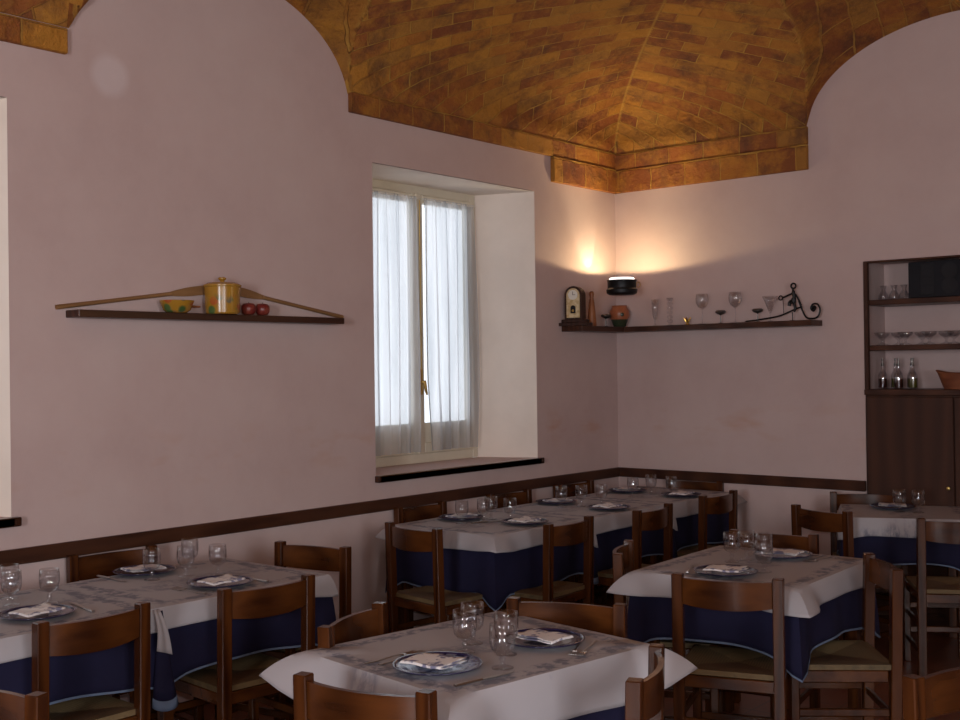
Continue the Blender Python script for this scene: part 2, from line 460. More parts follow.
# windows: splayed reveal, cream frame with two sashes, dark sill
def make_window(n, y0, y1, z0, z1):
    root = struct(empty('window_%d' % n, (0, (y0+y1)/2, z0)))
    cy = (y0+y1)/2; a, b = y0-cy, y1-cy; D = -.372
    ia, ib = a+.165, b-.165; zt = z1-z0
    # reveals
    bm = BM()
    def quad(*p): bm.faces.new([bm.verts.new(q) for q in p])
    quad((0,b,0), (D,ib,0), (D,ib,zt), (0,b,zt)); quad((0,a,0), (D,ia,0), (D,ia,zt), (0,a,zt))
    quad((.0005,a,zt-.004), (.0005,b,zt-.004), (D,ib,zt-.008), (D,ia,zt-.008))
    obj('window_reveal', bm, M['reveal'], root)
    # frame around
    bm = BM(); t = .05
    box(bm, D-.05, D, ia, ia+t, 0, zt, .004); box(bm, D-.05, D, ib-t, ib, 0, zt, .004)
    box(bm, D-.05, D, ia+t, ib-t, zt-.06, zt, .004); box(bm, D-.05, D, ia+t, ib-t, -.001, .06, .004)
    obj('window_frame', bm, M['cream'], root)
    # side blocks closing the wall behind the splay
    bm = BM()
    box(bm, D-.02, D-.001, a-.02, ia, 0, zt); box(bm, D-.02, D-.001, ib, b+.02, 0, zt)
    obj('window_jamb', bm, M['reveal'], root)
    mid = (ia+ib)/2
    for s0, s1, side in ((ia+t, mid, 0), (mid, ib-t, 1)):
        bm = BM(); w = .052; X0, X1 = D-.032, D+.012
        box(bm, X0, X1, s0+.002, s0+w, .06, zt-.06, .005); box(bm, X0, X1, s1-w, s1-.002, .06, zt-.06, .005)
        box(bm, X0, X1, s0+w, s1-w, zt-.115, zt-.06, .005)
        box(bm, X0, X1, s0+w, s1-w, .06, .125, .005)
        box(bm, X0+.01, X1-.016, s0+w, s1-w, .125, .25)
        sash = obj('sash', bm, M['cream'], root)
        bm = BM(); box(bm, D-.020, D-.016, s0+w-.004, s1-w+.004, .246, zt-.112)
        obj('pane', bm, M['pane'], sash)
    bm = BM(); box(bm, D+.012, D+.026, mid-.022, mid+.022, .06, zt-.06, .004)
    strip = obj('meeting_strip', bm, M['cream'], root)
    # brass espagnolette handle
    bm = BM(); box(bm, D+.026, D+.034, mid-.017, mid+.017, .43, .59, .006, seg=2)
    tube(bm, [(D+.03, mid, .51), (D+.066, mid, .51)], .008, 8)
    tube(bm, [(D+.062, mid, .518), (D+.066, mid, .49), (D+.066, mid+.006, .455), (D+.066, mid+.016, .43)], [.008,.010,.009,.006], 8)
    tube(bm, [(D+.0345, mid, zt-.10), (D+.0345, mid, .59)], .0035, 6)
    obj('handle', bm, M['brass'], root, smooth=True)
    bm = BM(); box(bm, D, .038, a+.002, b-.002, -.038, -.001, .003)
    box(bm, .001, .038, a-.012, b+.028, -.038, -.0005, .004)
    obj('window_sill', bm, M['sill'], root)
    return root, ia, ib, mid, D, zt, cy
M['sill'] = wood('dark_window_sill', (.030,.011,.006), (.075,.030,.016), axis=1, rough=.18)
def curtain(name, cx, y0, y1, zb, zt, waves, seed, label):
    rnd = random.Random(seed); bm = BM(); NU, NV = 110, 44; grid = []
    ph = [rnd.random()*6 for _ in range(4)]
    w = y1-y0
    for j in range(NV+1):
        t = j/NV; z = zt+(zb-zt)*t; row = []
        for i in range(NU+1):
            u = i/NU
            spread = .95+.05*min(1, t*1.6) - .10*max(0, t-.72)/.28*(1 if seed % 2 else .2)
            gathered = abs(t-.0) < .01
            uu = y0 + w*(.5+(u-.5)*spread) + (.03*t*(1-u) if seed % 2 else 0)
            amp = .010 + .010*min(1, t*2)
            x = amp*math.sin(u*2*PI*waves+ph[0]+.5*t) + .006*math.sin(u*2*PI*waves*2.3+ph[1]+1.5*t) + .005*math.sin(u*9+4*t+ph[2])
            if t < .04: x *= .5; x += .003*math.sin(u*120)
            row.append(bm.verts.new((cx+x, uu, z)))
        grid.append(row)
    for j in range(NV):
        for i in range(NU): bm.faces.new((grid[j][i], grid[j][i+1], grid[j+1][i+1], grid[j+1][i]))
    o = empty('sheer_curtain', (0,0,0))
    obj('curtain_fabric', bm, M['sheer'], o, smooth='all', recalc=False)
    bm = BM(); tube(bm, [(cx, y0-.0, zt-.008), (cx, y1+.0, zt-.008)], .004, 6)
    obj('curtain_rod', bm, M['white'], o)
    return tag(o, label, 'curtain', None)
for n, (y0, y1, z0, z1) in ((1, W1), (2, W2)):
    root, ia, ib, mid, D, zt, cy = make_window(n, y0, y1, z0, z1)
    if n == 2:
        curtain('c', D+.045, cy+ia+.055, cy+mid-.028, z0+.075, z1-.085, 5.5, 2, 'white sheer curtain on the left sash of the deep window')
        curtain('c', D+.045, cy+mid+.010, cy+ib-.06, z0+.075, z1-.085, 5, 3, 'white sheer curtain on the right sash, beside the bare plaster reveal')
# unseen windows added in two walls behind the photographer to brighten the room
def added_window(n, axis, hole, pos, out):
    a0, a1, z0, z1 = hole; root = struct(empty('window_%d' % n, ((a0+a1)/2 if axis == 'y' else pos, pos if axis == 'y' else (a0+a1)/2, z0)))
    w = (a1-a0)/2; h = z1-z0; bm = BM(); t = .06
    def b2(u0, u1, zz0, zz1, d0, d1):
        if axis == 'y': box(bm, u0, u1, min(d0*out, d1*out), max(d0*out, d1*out), zz0, zz1, .004)
        else: box(bm, min(d0*out, d1*out), max(d0*out, d1*out), u0, u1, zz0, zz1, .004)
    b2(-w, -w+t, 0, h, .10, .16); b2(w-t, w, 0, h, .10, .16); b2(-w+t, w-t, 0, t, .10, .16); b2(-w+t, w-t, h-t, h, .10, .16); b2(-.03, .03, t, h-t, .10, .16)
    obj('window_frame', bm, M['cream'], root)
    bm = BM(); b2(-w+t, w-t, t, h-t, .128, .132); obj('pane', bm, M['pane'], root)
added_window(3, 'y', FW, YF, -1); added_window(4, 'x', RW, XR, 1)

# ------------------------------------------------------------------ chairs
def make_chair():
    root = empty('dining_chair')
    p = .0205
    for s in (-1, 1):      # rear posts run from floor to the top of the back
        bm = BM(); vsx = box(bm, s*.185-p, s*.185+p, -p, p, 0, .812, .003)
        for v in vsx:
            if v.co.z > .44: v.co.y -= (v.co.z-.44)*.05 - .0185*0
            else: v.co.y -= (.44-v.co.z)*.07*0
        obj('post', bm, M['chair'], root)
    for s in (-1, 1):
        bm = BM(); box(bm, s*.190-.017, s*.190+.017, .355, .389, 0, .452, .004)
        obj('leg', bm, M['chair'], root)
    # curved top slat bowing backwards
    bm = BM(); NS = 18; rows = []
    for i in range(NS+1):
        u = -1+2*i/NS; x = u*.172; bow = .034*(1-u*u); y = -.0175-bow
        top = .797+.0*u; bot = .690 - .012*(1-u*u)+.012
        th = .016
        rows.append([bm.verts.new((x, y-th/2, bot)), bm.verts.new((x, y+th/2, bot)), bm.verts.new((x, y+th/2-.002, top)), bm.verts.new((x, y-th/2-.002, top))])
    for a, b in zip(rows, rows[1:]):
        for k in range(4): bm.faces.new((a[k], a[(k+1) % 4], b[(k+1) % 4], b[k]))
    bm.faces.new(rows[0]); bm.faces.new(rows[-1][::-1])
    obj('back_slat', bm, M['slat'], root, smooth=True)
    # rush seat wound over four rails
    bm = BM(); n = 14; g = []
    for i in range(n+1):
        row = []
        for j in range(n+1):
            u = -1+2*i/n; v = -1+2*j/n
            x = u*.196; y = .187+v*.187
            e = max(abs(u), abs(v)); z = .452 + .010*(1-e**6) - .016*(1-e)*1.2
            row.append(bm.verts.new((x, y, z)))
        g.append(row)
    for i in range(n):
        for j in range(n): bm.faces.new((g[i][j], g[i+1][j], g[i+1][j+1], g[i][j+1]))
    r = bmesh.ops.extrude_face_region(bm, geom=bm.faces[:])
    for v in r['geom']:
        if isinstance(v, bmesh.types.BMVert): v.co.z = .432
    # cut the rear corners around the posts
    obj('rush_seat', bm, M['rush'], root, smooth=True)
    bm = BM()
    box(bm, -.17, .17, .362, .382, .385, .430, .003); box(bm, -.166, .166, -.010, .010, .385, .430, .003)
    box(bm, -.197, -.175, .02, .355, .385, .430, .003); box(bm, .175, .197, .02, .355, .385, .430, .003)
    obj('seat_frame', bm, M['slat'], root)
    for z, y in ((.30, .372), (.17, .372)):
        bm = BM(); box(bm, -.174, .174, y-.009, y+.009, z-.014, z+.014, .003); obj('stretcher', bm, M['slat'], root)
    bm = BM(); box(bm, -.168, .168, -.009, .009, .24, .268, .003); obj('stretcher', bm, M['slat'], root)
    for s in (-1, 1):
        for z in (.27, .13):
            bm = BM(); box(bm, s*.187-.009, s*.187+.009, .0175, .356, z-.014, z+.014, .003); obj('stretcher', bm, M['chair'], root)
    return root
CG = 'wooden dining chairs with rush seats'
CH = [ # x, y, rot, label
 (2.488, -4.93, 12, 'brown wooden chair in front of the blue flowered plate, its back to the viewer'),
 (1.906, -4.40, -71, 'brown wooden chair at the left side of the front table, post top shining'),
 (2.318, -3.85, 200, 'orange brown chair behind the navy plate, bright streak on its curved slat'),
 (2.929, -4.352, 113, 'wooden chair seen edge on at the right side of the front centre table'),
 (1.157, -4.90, 90, 'rush seated chair in front of the table at the left edge'),
 (1.198, -4.205, 85, 'rush seated chair pushed to the blue cloth right of the hanging blue corner'),
 (.085, -4.135, -96, 'wooden chair against the wall under the shelf with the painted pot'),
 (.665, -3.515, 190, 'wooden chair against the wall at the far right end of the left table row'),
 (1.760, -5.590, 199, 'bright brown chair back cut off in the bottom left corner'),
 (.620, -2.775, -7, 'dark wooden chair at the near end of the window row, facing the corner'),
 (1.118, -2.185, 92, 'wooden chair on the room side of the nearest table in the window row'),
 (1.178, -1.475, 94, 'wooden chair on the room side of the middle table in the window row'),
 (1.140, -.66, 89, 'wooden chair on the room side of the corner table in the window row'),
 (.062, -2.125, -90, 'wooden chair by the wall below the left half of the window sill'),
 (.064, -1.315, -91, 'wooden chair by the wall below the right end of the window sill'),
 (.066, -.62, -92, 'wooden chair by the left wall nearest the room corner'),
 (.640, -.052, 186, 'wooden chair against the back wall at the far end of the window row'),
 (2.520, -3.095, 19, 'wooden dining chair, back to the viewer, directly in front of the middle right table'),
 (1.850, -2.742, -64, 'wooden chair at the left side of the middle right table, mostly behind its cloth'),
 (2.165, -2.000, 191, 'wooden chair behind the middle right table with a bright streak on its slat'),
 (2.845, -2.474, 127, 'wooden chair turned askew at the right side of the middle right table'),
 (1.975, -.995, -20, 'dark wooden chair at the left corner of the table by the cupboard'),
 (2.695, -1.02, 30, 'dark wooden chair in front of the table by the cupboard, at the right edge'),
 (1.883, -.178, 204, 'wooden chair behind the table by the cupboard, only its top showing'),
 (3.640, -3.905, -112, 'wooden chair cut off in the bottom right corner'),
]
for x, y, r_, lab in CH: place(make_chair, 'chair', (x, y, 0), R(r_), lab, 'chair', CG)

# ------------------------------------------------------------------ tables and cloths
def make_table(a, b):
    root = empty('dining_table')
    bm = BM(); box(bm, -a, a, -b, b, .715, .744, .004); obj('tabletop', bm, M['slat'], root)
    for sx in (-1, 1):
        for sy in (-1, 1):
            bm = BM(); cx, cy = sx*(a-.05), sy*(b-.05); box(bm, cx-.022, cx+.022, cy-.022, cy+.022, 0, .715, .003); obj('leg', bm, M['chair'], root)
    bm = BM()
    box(bm, -a+.07, a-.07, -b+.04, -b+.06, .66, .715); box(bm, -a+.07, a-.07, b-.06, b-.04, .66, .715)
    box(bm, -a+.04, -a+.06, -b+.07, b-.07, .66, .715); box(bm, a-.06, a-.04, -b+.07, b-.07, .66, .715)
    obj('apron', bm, M['slat'], root)
    return root
def cloth_bm(a, b, z, drop, open_, tip_out, tip_drop, side_out, wave, seed, hem=False, cw=.085):
    """open_: which of (+x, +y, -x, -y) sides hang. returns bm (and hem strip bm)"""
    rnd = random.Random(seed); ph = rnd.random()*9
    per = []   # (px, py, nx, ny, side weight drop, cornerness)
    sides = [((a,-b),(a,b),(1,0),0), ((a,b),(-a,b),(0,1),1), ((-a,b),(-a,-b),(-1,0),2), ((-a,-b),(a,-b),(0,-1),3)]
    for k, (p, q, n, idx) in enumerate(sides):
        ns = 26; nxt = sides[(k+1) % 4]
        for i in range(ns):
            t = i/ns; ln = math.hypot(q[0]-p[0], q[1]-p[1])
            dc = min(t, 1-t)*ln; c = math.exp(-(dc/cw)**2)
            end_open = (open_[k] and (open_[(k+1) % 4] if t > .5 else open_[(k-1) % 4]))
            px, py = p[0]+(q[0]-p[0])*t, p[1]+(q[1]-p[1])*t
            oc = open_[k]
            if not oc:
                dn = open_[(k+1) % 4] if t > .5 else open_[(k-1) % 4]
                oc = max(0, 1-dc/.05) if dn else 0
            # outward normal bends to the diagonal close to the corner
            o = nxt if t > .5 else sides[(k-1) % 4]
            bl = .5*c
            nx, ny = n[0]*(1-bl)+o[2][0]*bl, n[1]*(1-bl)+o[2][1]*bl
            per.append((px, py, nx, ny, float(oc), c if end_open else c*.35*oc, i+k*ns))
    M_ = len(per); NV = 9; bm = BM(); rings = []
    for j in range(NV+1):
        t = j/NV; ring = []
        for px, py, nx, ny, w, c, i in per:
            out = .004 + side_out*math.sin(t*PI/2)*w + c*tip_out*(t**.8) + wave*t*math.sin(i*.55+ph)*w*(1-c)
            dz = (drop*w*(1+.05*math.sin(i*.23+ph)) + c*tip_drop*(w if w > 0 else 0) + .001)*t
            if c > .3: dz = dz*(1-.25*(1-t)*c)
            ring.append(bm.verts.new((px+nx*out, py+ny*out, z-dz)))
        rings.append(ring)
    for A_, B_ in zip(rings, rings[1:]):
        for i in range(M_):
            j = (i+1) % M_; bm.faces.new((A_[i], A_[j], B_[j], B_[i]))
    # top: fan grid
    cen = bm.verts.new((0,0,z))
    prev = rings[0]
    for s in (.66, .33):
        ring = [bm.verts.new((v.co.x*s, v.co.y*s, z+.0003*math.sin(i*.7+ph))) for i, v in enumerate(rings[0])]
        for i in range(M_):
            j = (i+1) % M_; bm.faces.new((ring[i], ring[j], prev[j], prev[i]))
        prev = ring
    for i in range(M_): bm.faces.new((cen, prev[(i+1) % M_], prev[i]))
    hb = None
    if hem:
        hb = BM(); last = rings[-1]; pen = rings[-2]
        for i in range(M_):
            j = (i+1) % M_; pi, pj = per[i], per[j]
            if pi[4] < .6 or pj[4] < .6: continue
            q = []
            for v, pr in ((last[i], pi), (last[j], pj)):
                o3 = Vector((pr[2], pr[3], 0))*.0022
                q += [v.co+o3+Vector((0,0,-.001)), v.co+o3+Vector((0,0,.007))]
            vv = [hb.verts.new(x) for x in (q[0], q[2], q[3], q[1])]; hb.faces.new(vv)
            q2 = []
            for v, pr in ((last[i], pi), (last[j], pj)):
                o3 = Vector((pr[2], pr[3], 0))*-.0022
                q2 += [v.co+o3+Vector((0,0,-.001)), v.co+o3+Vector((0,0,.007))]
            v2 = [hb.verts.new(x) for x in (q2[0], q2[1], q2[3], q2[2])]; hb.faces.new(v2)
            hb.faces.new((vv[0], v2[0], v2[3], vv[1]))
            hb.faces.new((vv[3], vv[2], v2[2], v2[1]))
    return bm, hb
def solid(o, th):
    md = o.modifiers.new('thickness', 'SOLIDIFY'); md.thickness = th; md.offset = 1; return o
TB = {}
def table(key, cx, cy, rz, a, b, open_, desc, seed, wdrop=.10, tip=.10, tipdrop=.02, cones=(), bdrop=.25):
    t = make_table(a, b); t.location = (cx, cy, 0); t.rotation_euler.z = R(rz)
    tag(t, 'wooden table under cloths '+desc, 'table', 'tables laid with blue and white cloths')
    bb, hb = cloth_bm(a, b, .7465, bdrop, open_, .050, .075, .016, .009, seed, hem=True, cw=.052)
    root = obj('tablecloth', bb, M['blue'], smooth=True); solid(root, .0012)
    HB = hb; seen = set(); HB.verts.ensure_lookup_table(); HB.verts.index_update()
    bmesh.ops.remove_doubles(HB, verts=HB.verts, dist=1e-5); HB.verts.ensure_lookup_table(); HB.verts.index_update(); isl = []
    for v in HB.verts:
        if v.index in seen: continue
        st = [v]; grp = set()
        while st:
            q = st.pop()
            if q.index in grp: continue
            grp.add(q.index)
            for e in q.link_edges: st.append(e.other_vert(q))
        seen |= grp; isl.append(grp)
    for grp in isl:
        nb = BM(); mp = {}
        for ix in grp: mp[ix] = nb.verts.new(HB.verts[ix].co)
        for fc in HB.faces:
            if fc.verts[0].index in grp: nb.faces.new([mp[v.index] for v in fc.verts])
        obj('hem', nb, M['hem'], root)['label'] = 'pale blue hem'
    HB.free()
    for (sx, sy) in cones:   # loose corner of the cloth hanging down at the seam between two joined tables
        cb_ = BM(); pb_ = BM()
        def ringc(bmx, t, n=18):
            w_ = .006+.045*t**1.1; z_ = .742-.33*t
            return [bmx.verts.new((sx*(a+.022+.018*t)+sx*.030*t*math.sin(PI*k/n), sy*b+w_*math.cos(PI*k/n), z_-.018*t*math.sin(PI*k/n))) for k in range(n+1)]
        for bmx, t0, t1, m_ in ((cb_, 0, .9, 8), (pb_, .9, 1.0, 2)):
            pr = None
            for q in range(m_+1):
                rg = ringc(bmx, t0+(t1-t0)*q/m_)
                if pr:
                    for k in range(18): bmx.faces.new((pr[k], pr[k+1], rg[k+1], rg[k]))
                pr = rg
        solid(obj('hanging_corner', cb_, M['blue'], root, smooth='all'), .002)
        pc = obj('turned_edge', pb_, M['hem'], root, smooth='all'); solid(pc, .0025); pc['label'] = 'pale blue underside'
    root.location = (cx, cy, 0); root.rotation_euler.z = R(rz)
    tag(root, 'long dark blue tablecloth '+desc, 'tablecloth', 'blue tablecloths')
    wb, _ = cloth_bm(a+.004, b+.004, .7495, wdrop, open_, tip, tipdrop, .024, .003, seed+50)
    w = obj('table_topper', wb, M['topper'], smooth=True); solid(w, .0012)
    w.location = (cx, cy, 0); w.rotation_euler.z = R(rz)
    for (sx, sy) in cones:   # narrow corner of the overcloth hanging over the seam
        fb = BM(); pr = None
        for q in range(9):
            t = q/8; hw_ = .012+.020*t; x_ = sx*(a+.026+.050*math.sin(t*PI/2)+.004*math.sin(t*5)); z_ = .7505-.135*t
            rg = [fb.verts.new((x_+.006*math.sin(k*1.1), sy*b-.02+hw_*(k/3-1)*1.0, z_-.004*k*t)) for k in range(7)]
            if pr:
                for k in range(6): fb.faces.new((pr[k], pr[k+1], rg[k+1], rg[k]))
            pr = rg
        solid(obj('hanging_corner', fb, M['topper'], w, smooth='all'), .0015)
    tag(w, 'white floral overcloth '+desc, 'tablecloth', 'white printed overcloths')
    TB[key] = (cx, cy, R(rz))
table('T1', 2.333, -4.312, -7.8, .335, .395, (1,1,1,1), 'on the front centre table nearest the viewer', 1, .14, .17, -.075)
table('T4', 2.333, -2.515, 2.5, .345, .395, (1,1,1,1), 'on the middle right table before the corner', 2, .085, .14, -.005)
table('L1', .680, -4.145, 0, .35, .40, (1,1,1,0), 'on the table under the painted pot shelf', 3, .072, .03, .02)
table('L0', .680, -4.960, 0, .35, .40, (1,0,1,0), 'on the table cut by the left edge', 4, .072, .05, .015, cones=((1,1),))
table('M1', .555, -2.110, 0, .35, .40, (1,0,1,1), 'on the nearest table below the window', 5, .085, .11, -.02, cones=((1,1),), bdrop=.30)
table('M2', .575, -1.290, 0, .35, .40, (1,0,1,0), 'on the middle table of the window row', 6, .085, .05, .0, cones=((1,1),), bdrop=.29)
table('M3', .585, -.480, 0, .35, .385, (1,1,1,0), 'on the corner table below the lit lamp', 7, .085, .13, -.02, bdrop=.29)
table('T5', 2.21, -.452, 24, .325, .295, (1,1,1,1), 'on the back table beside the wooden cupboard', 8, .095, .04, .03)

# ------------------------------------------------------------------ table ware
TZ = .7512
def goblet_prof(h=.126):
    return [(0,0),(.031,0),(.031,.003),(.014,.007),(.0065,.013),(.0065,.020),(.010,.026),(.007,.032),(.008,.038),(.024,.045),(.033,.056),(.0365,.076),(.0365,.100),(.0345,h),
            (.0335,h),(.0355,.100),(.0355,.076),(.032,.057),(.023,.0475),(.009,.0425),(0,.0415)]
def make_goblet():
    bm = BM(); lathe(bm, goblet_prof(), 28); return obj('stemmed_glass', bm, M['glass'], smooth='all')
GG = 'stemmed water glasses on the tables'
GL = [(2.338,-4.380,'leftmost of its four'), (2.287,-4.285,'second from the left, behind the first'),
      (2.540,-4.452,'closest of all to the viewer'), (2.452,-4.325,'between the two plates, beside the navy plate')]
for x, y, d in GL: place(make_goblet, 'goblet', (x,y,TZ), 0, 'small stemmed glass on the front table, '+d, 'glass', GG)
for x, y, d in [(2.226,-2.509,'leftmost on the middle right table'), (2.252,-2.425,'second from the left on the middle right table'),
                (2.444,-2.648,'nearest the viewer on the middle right table'), (2.345,-2.445,'behind the nearest glass on the middle right table')]:
    place(make_goblet, 'goblet', (x,y,TZ), 0, 'small stemmed glass, '+d, 'glass', GG)
for x, y, d in [(.545,-4.255,'leftmost on the table under the pot shelf'), (.434,-3.991,'tallest looking of the middle pair under the pot shelf'),
                (.582,-4.117,'front of the middle pair under the pot shelf'), (.672,-4.024,'rightmost on the table under the pot shelf')]:
    place(make_goblet, 'goblet', (x,y,TZ), 0, 'small stemmed glass, '+d, 'glass', GG)
for x, y, d in [(.640,-4.755,'right one of the group at the left edge of the photo'), (.560,-4.86,'middle of the group at the left edge of the photo'),
                (.430,-4.80,'behind the others at the left edge of the photo'), (.60,-4.965,'cut by the left edge of the photo')]:
    place(make_goblet, 'goblet', (x,y,TZ), 0, 'small stemmed glass, '+d, 'glass', GG)
for x, y, d in [(.455,-2.285,'leftmost on the nearest window row table'), (.50,-2.155,'second from left on the nearest window row table'),
                (.47,-2.055,'third from left on the nearest window row table'), (.61,-2.06,'rightmost on the nearest window row table')]:
    place(make_goblet, 'goblet', (x+.025,y+.02,TZ), 0, 'small stemmed glass, '+d, 'glass', GG)
for x, y, d in [(.495,-1.375,'left of three on the middle window row table'), (.565,-1.265,'middle of three on the middle window row table'), (.63,-1.145,'right of three on the middle window row table')]:
    place(make_goblet, 'goblet', (x,y,TZ), 0, 'small stemmed glass, '+d, 'glass', GG)
for x, y, d in [(.56,-.685,'left of three on the corner table below the lamp'), (.565,-.475,'middle of three on the corner table below the lamp'), (.735,-.505,'right of three on the corner table below the lamp')]:
    place(make_goblet, 'goblet', (x,y,TZ), 0, 'small stemmed glass, '+d, 'glass', GG)
for x, y, d in [(2.198,-.48,'left'), (2.298,-.462,'right')]:
    place(make_goblet, 'goblet', (x,y,TZ), 0, 'small stemmed glass, %s one of two on the table by the cupboard' % d, 'glass', GG)

def make_plate(centre):
    def f():
        root = empty('charger_plate')
        bm = BM(); lathe(bm, [(0,.002),(.045,.002),(.080,.004),(.118,.013),(.1195,.0145),(.117,.0155),(.080,.0075),(.045,.005),(0,.005)], 48)
        obj('plate_body', bm, centre, root, smooth='all')
        bm = BM(); prof = [(.1175,.0125),(.1275,.0165),(.1285,.018),(.127,.019),(.1165,.0165)]
        lathe(bm, prof+[prof[0]], 48); obj('rim', bm, M['navy'], root, smooth='all')
        return root
    return f
PG = 'blue charger plates'
def make_napkin():
    bm = BM(); NX, NY = 12, 10; g = []
    for lay in (0, 1):
        z0 = .020 + lay*.006; rows = []
        for i in range(NX+1):
            row = []
            for j in range(NY+1):
                u = -1+2*i/NX; v = -1+2*j/NY
                z = z0 + .004*lay*(u+1)*.5*(1+v)*.5 + .0015*math.sin(u*5+v*3)
                row.append(bm.verts.new((u*(.076-.003*lay), v*(.058-.004*lay), z)))
            rows.append(row)
        for i in range(NX):
            for j in range(NY): bm.faces.new((rows[i][j], rows[i+1][j], rows[i+1][j+1], rows[i][j+1]))
        g.append(rows)
    a, b = g
    for i in range(NX):   # folded edge joins the layers
        bm.faces.new((a[i][0], a[i+1][0], b[i+1][0], b[i][0]))
    for j in range(NY): bm.faces.new((a[0][j], a[0][j+1], b[0][j+1], b[0][j]))
    o = obj('napkin', bm, M['napkin'], smooth=True); solid(o, .0012); return o
def make_fork():
    bm = BM(); pts = [(0,-.095,.0045),(0,-.05,.003),(0,.0,.006),(0,.03,.007),(0,.045,.004)]
    tube(bm, pts, [.0065,.0045,.003,.003,.009], 8, flat=.35)
    box(bm, -.011, .011, .043, .058, .002, .0045, .001)
    for k in range(4):
        x = -.0095+k*.0063; tube(bm, [(x,.056,.0032),(x,.080,.0035),(x,.096,.0068)], [.0016,.0014,.0008], 5)
    return obj('fork', bm, M['steel'], smooth=True)
def make_knife():
    root = empty('knife')
    bm = BM(); tube(bm, [(0,-.105,.005),(0,-.08,.005),(0,-.01,.005)], [.0065,.008,.006], 8, flat=.55)
    obj('handle', bm, M['steel'], root, smooth=True)
    bm = BM(); P = [(-.006,-.01),(.006,-.01),(.010,.03),(.010,.08),(.004,.105),(-.006,.10)]
    lo = [bm.verts.new((x,y,.0035)) for x,y in P]; hi = [bm.verts.new((x,y,.005)) for x,y in P]
    bm.faces.new(lo[::-1]); bm.faces.new(hi)
    for i in range(6): bm.faces.new((lo[i], lo[(i+1)%6], hi[(i+1)%6], hi[i]))
    obj('blade', bm, M['steel'], root)
    return root
# plate position, diner direction (rotation: local +y points from the diner to the table middle), plate look
SET = [
 (2.402,-4.572, 8, 'bluepat', 'blue and white flowered plate on the front table', 'the blue flowered plate on the front table', (-.185,.03,-13), (.175,-.03,-17)),
 (2.455,-4.150, 186, 'navy', 'solid navy plate at the back of the front table', 'the navy plate on the front table', (-.155,.00,14), None),
 (2.344,-2.785, 10, 'teal', 'blue grey plate on the near side of the middle right table', 'the near plate of the middle right table', (-.165,.045,12), None),
 (2.345,-2.270, 186, 'teal', 'blue grey plate at the back of the middle right table', 'the back plate of the middle right table', (-.165,-.01,-10), None),
 (.870,-4.163, 90, 'navy', 'navy plate in front of the rightmost glass, under the pot shelf', 'the right plate on the table under the pot shelf', (-.155,-.01,6), (.155,.0,0)),
 (.395,-4.190, -90, 'navy', 'navy plate by the wall chair under the pot shelf', 'the wall side plate on the table under the pot shelf', None, (.16,.01,0)),
 (.825,-4.905, 92, 'navy', 'navy plate cut by the left edge of the photo', 'the plate at the left edge of the photo', None, (.175,.0,-12)),
 (.410,-5.02, -90, 'navy', 'navy plate behind the glasses at the left edge', 'the wall side plate at the left edge', None, None),
 (.365,-2.140, -90, 'navy', 'navy plate on the wall side of the nearest window row table', 'the wall side plate of the nearest window row table', None, (.0,.20,70)),
 (.765,-2.075, 92, 'navy', 'navy plate on the room side of the nearest window row table', 'the room side plate of the nearest window row table', None, None),
 (.365,-1.250, -90, 'navy', 'navy plate on the wall side of the middle window row table', 'the wall side plate of the middle window row table', None, None),
 (.785,-1.300, 92, 'navy', 'navy plate on the room side of the middle window row table', 'the room side plate of the middle window row table', None, None),
 (.380,-.470, -90, 'navy', 'navy plate on the wall side of the corner table', 'the wall side plate of the corner table', None, None),
 (.800,-.490, 92, 'navy', 'navy plate on the room side of the corner table', 'the room side plate of the corner table', None, None),
 (2.115,-.365, 200, 'teal', 'blue grey plate on the table by the cupboard', 'the plate by the cupboard', None, None),
]
def off(x, y, r, dx, dy): return (x+dx*math.cos(r)-dy*math.sin(r), y+dx*math.sin(r)+dy*math.cos(r))
for x, y, rd, look, lab, ref, fk, kn in SET:
    r = R(rd)
    place(make_plate(M[look]), 'plate_'+look, (x, y, TZ), r, lab, 'plate', PG)
    jit = random.uniform(-.01, .01)
    nx, ny = off(x, y, r, -.012 if look == 'bluepat' else 0, jit)
    place(make_napkin, 'napkin', (nx, ny, TZ), r+R(random.uniform(-7, 7)), 'folded printed napkin on '+ref, 'napkin', 'folded paper napkins')
    if fk:
        px, py = off(x, y, r, fk[0], fk[1]); place(make_fork, 'fork', (px, py, TZ), r+R(fk[2]), 'outer steel fork beside '+ref, 'fork', 'forks')
        px, py = off(x, y, r, fk[0]+.032, fk[1]+.008); place(make_fork, 'fork', (px, py, TZ), r+R(fk[2]+7), 'inner steel fork beside '+ref, 'fork', 'forks')
    if kn:
        px, py = off(x, y, r, kn[0], kn[1]); place(make_knife, 'knife', (px, py, TZ), r+R(kn[2]), 'steel table knife beside '+ref, 'knife', 'knives')

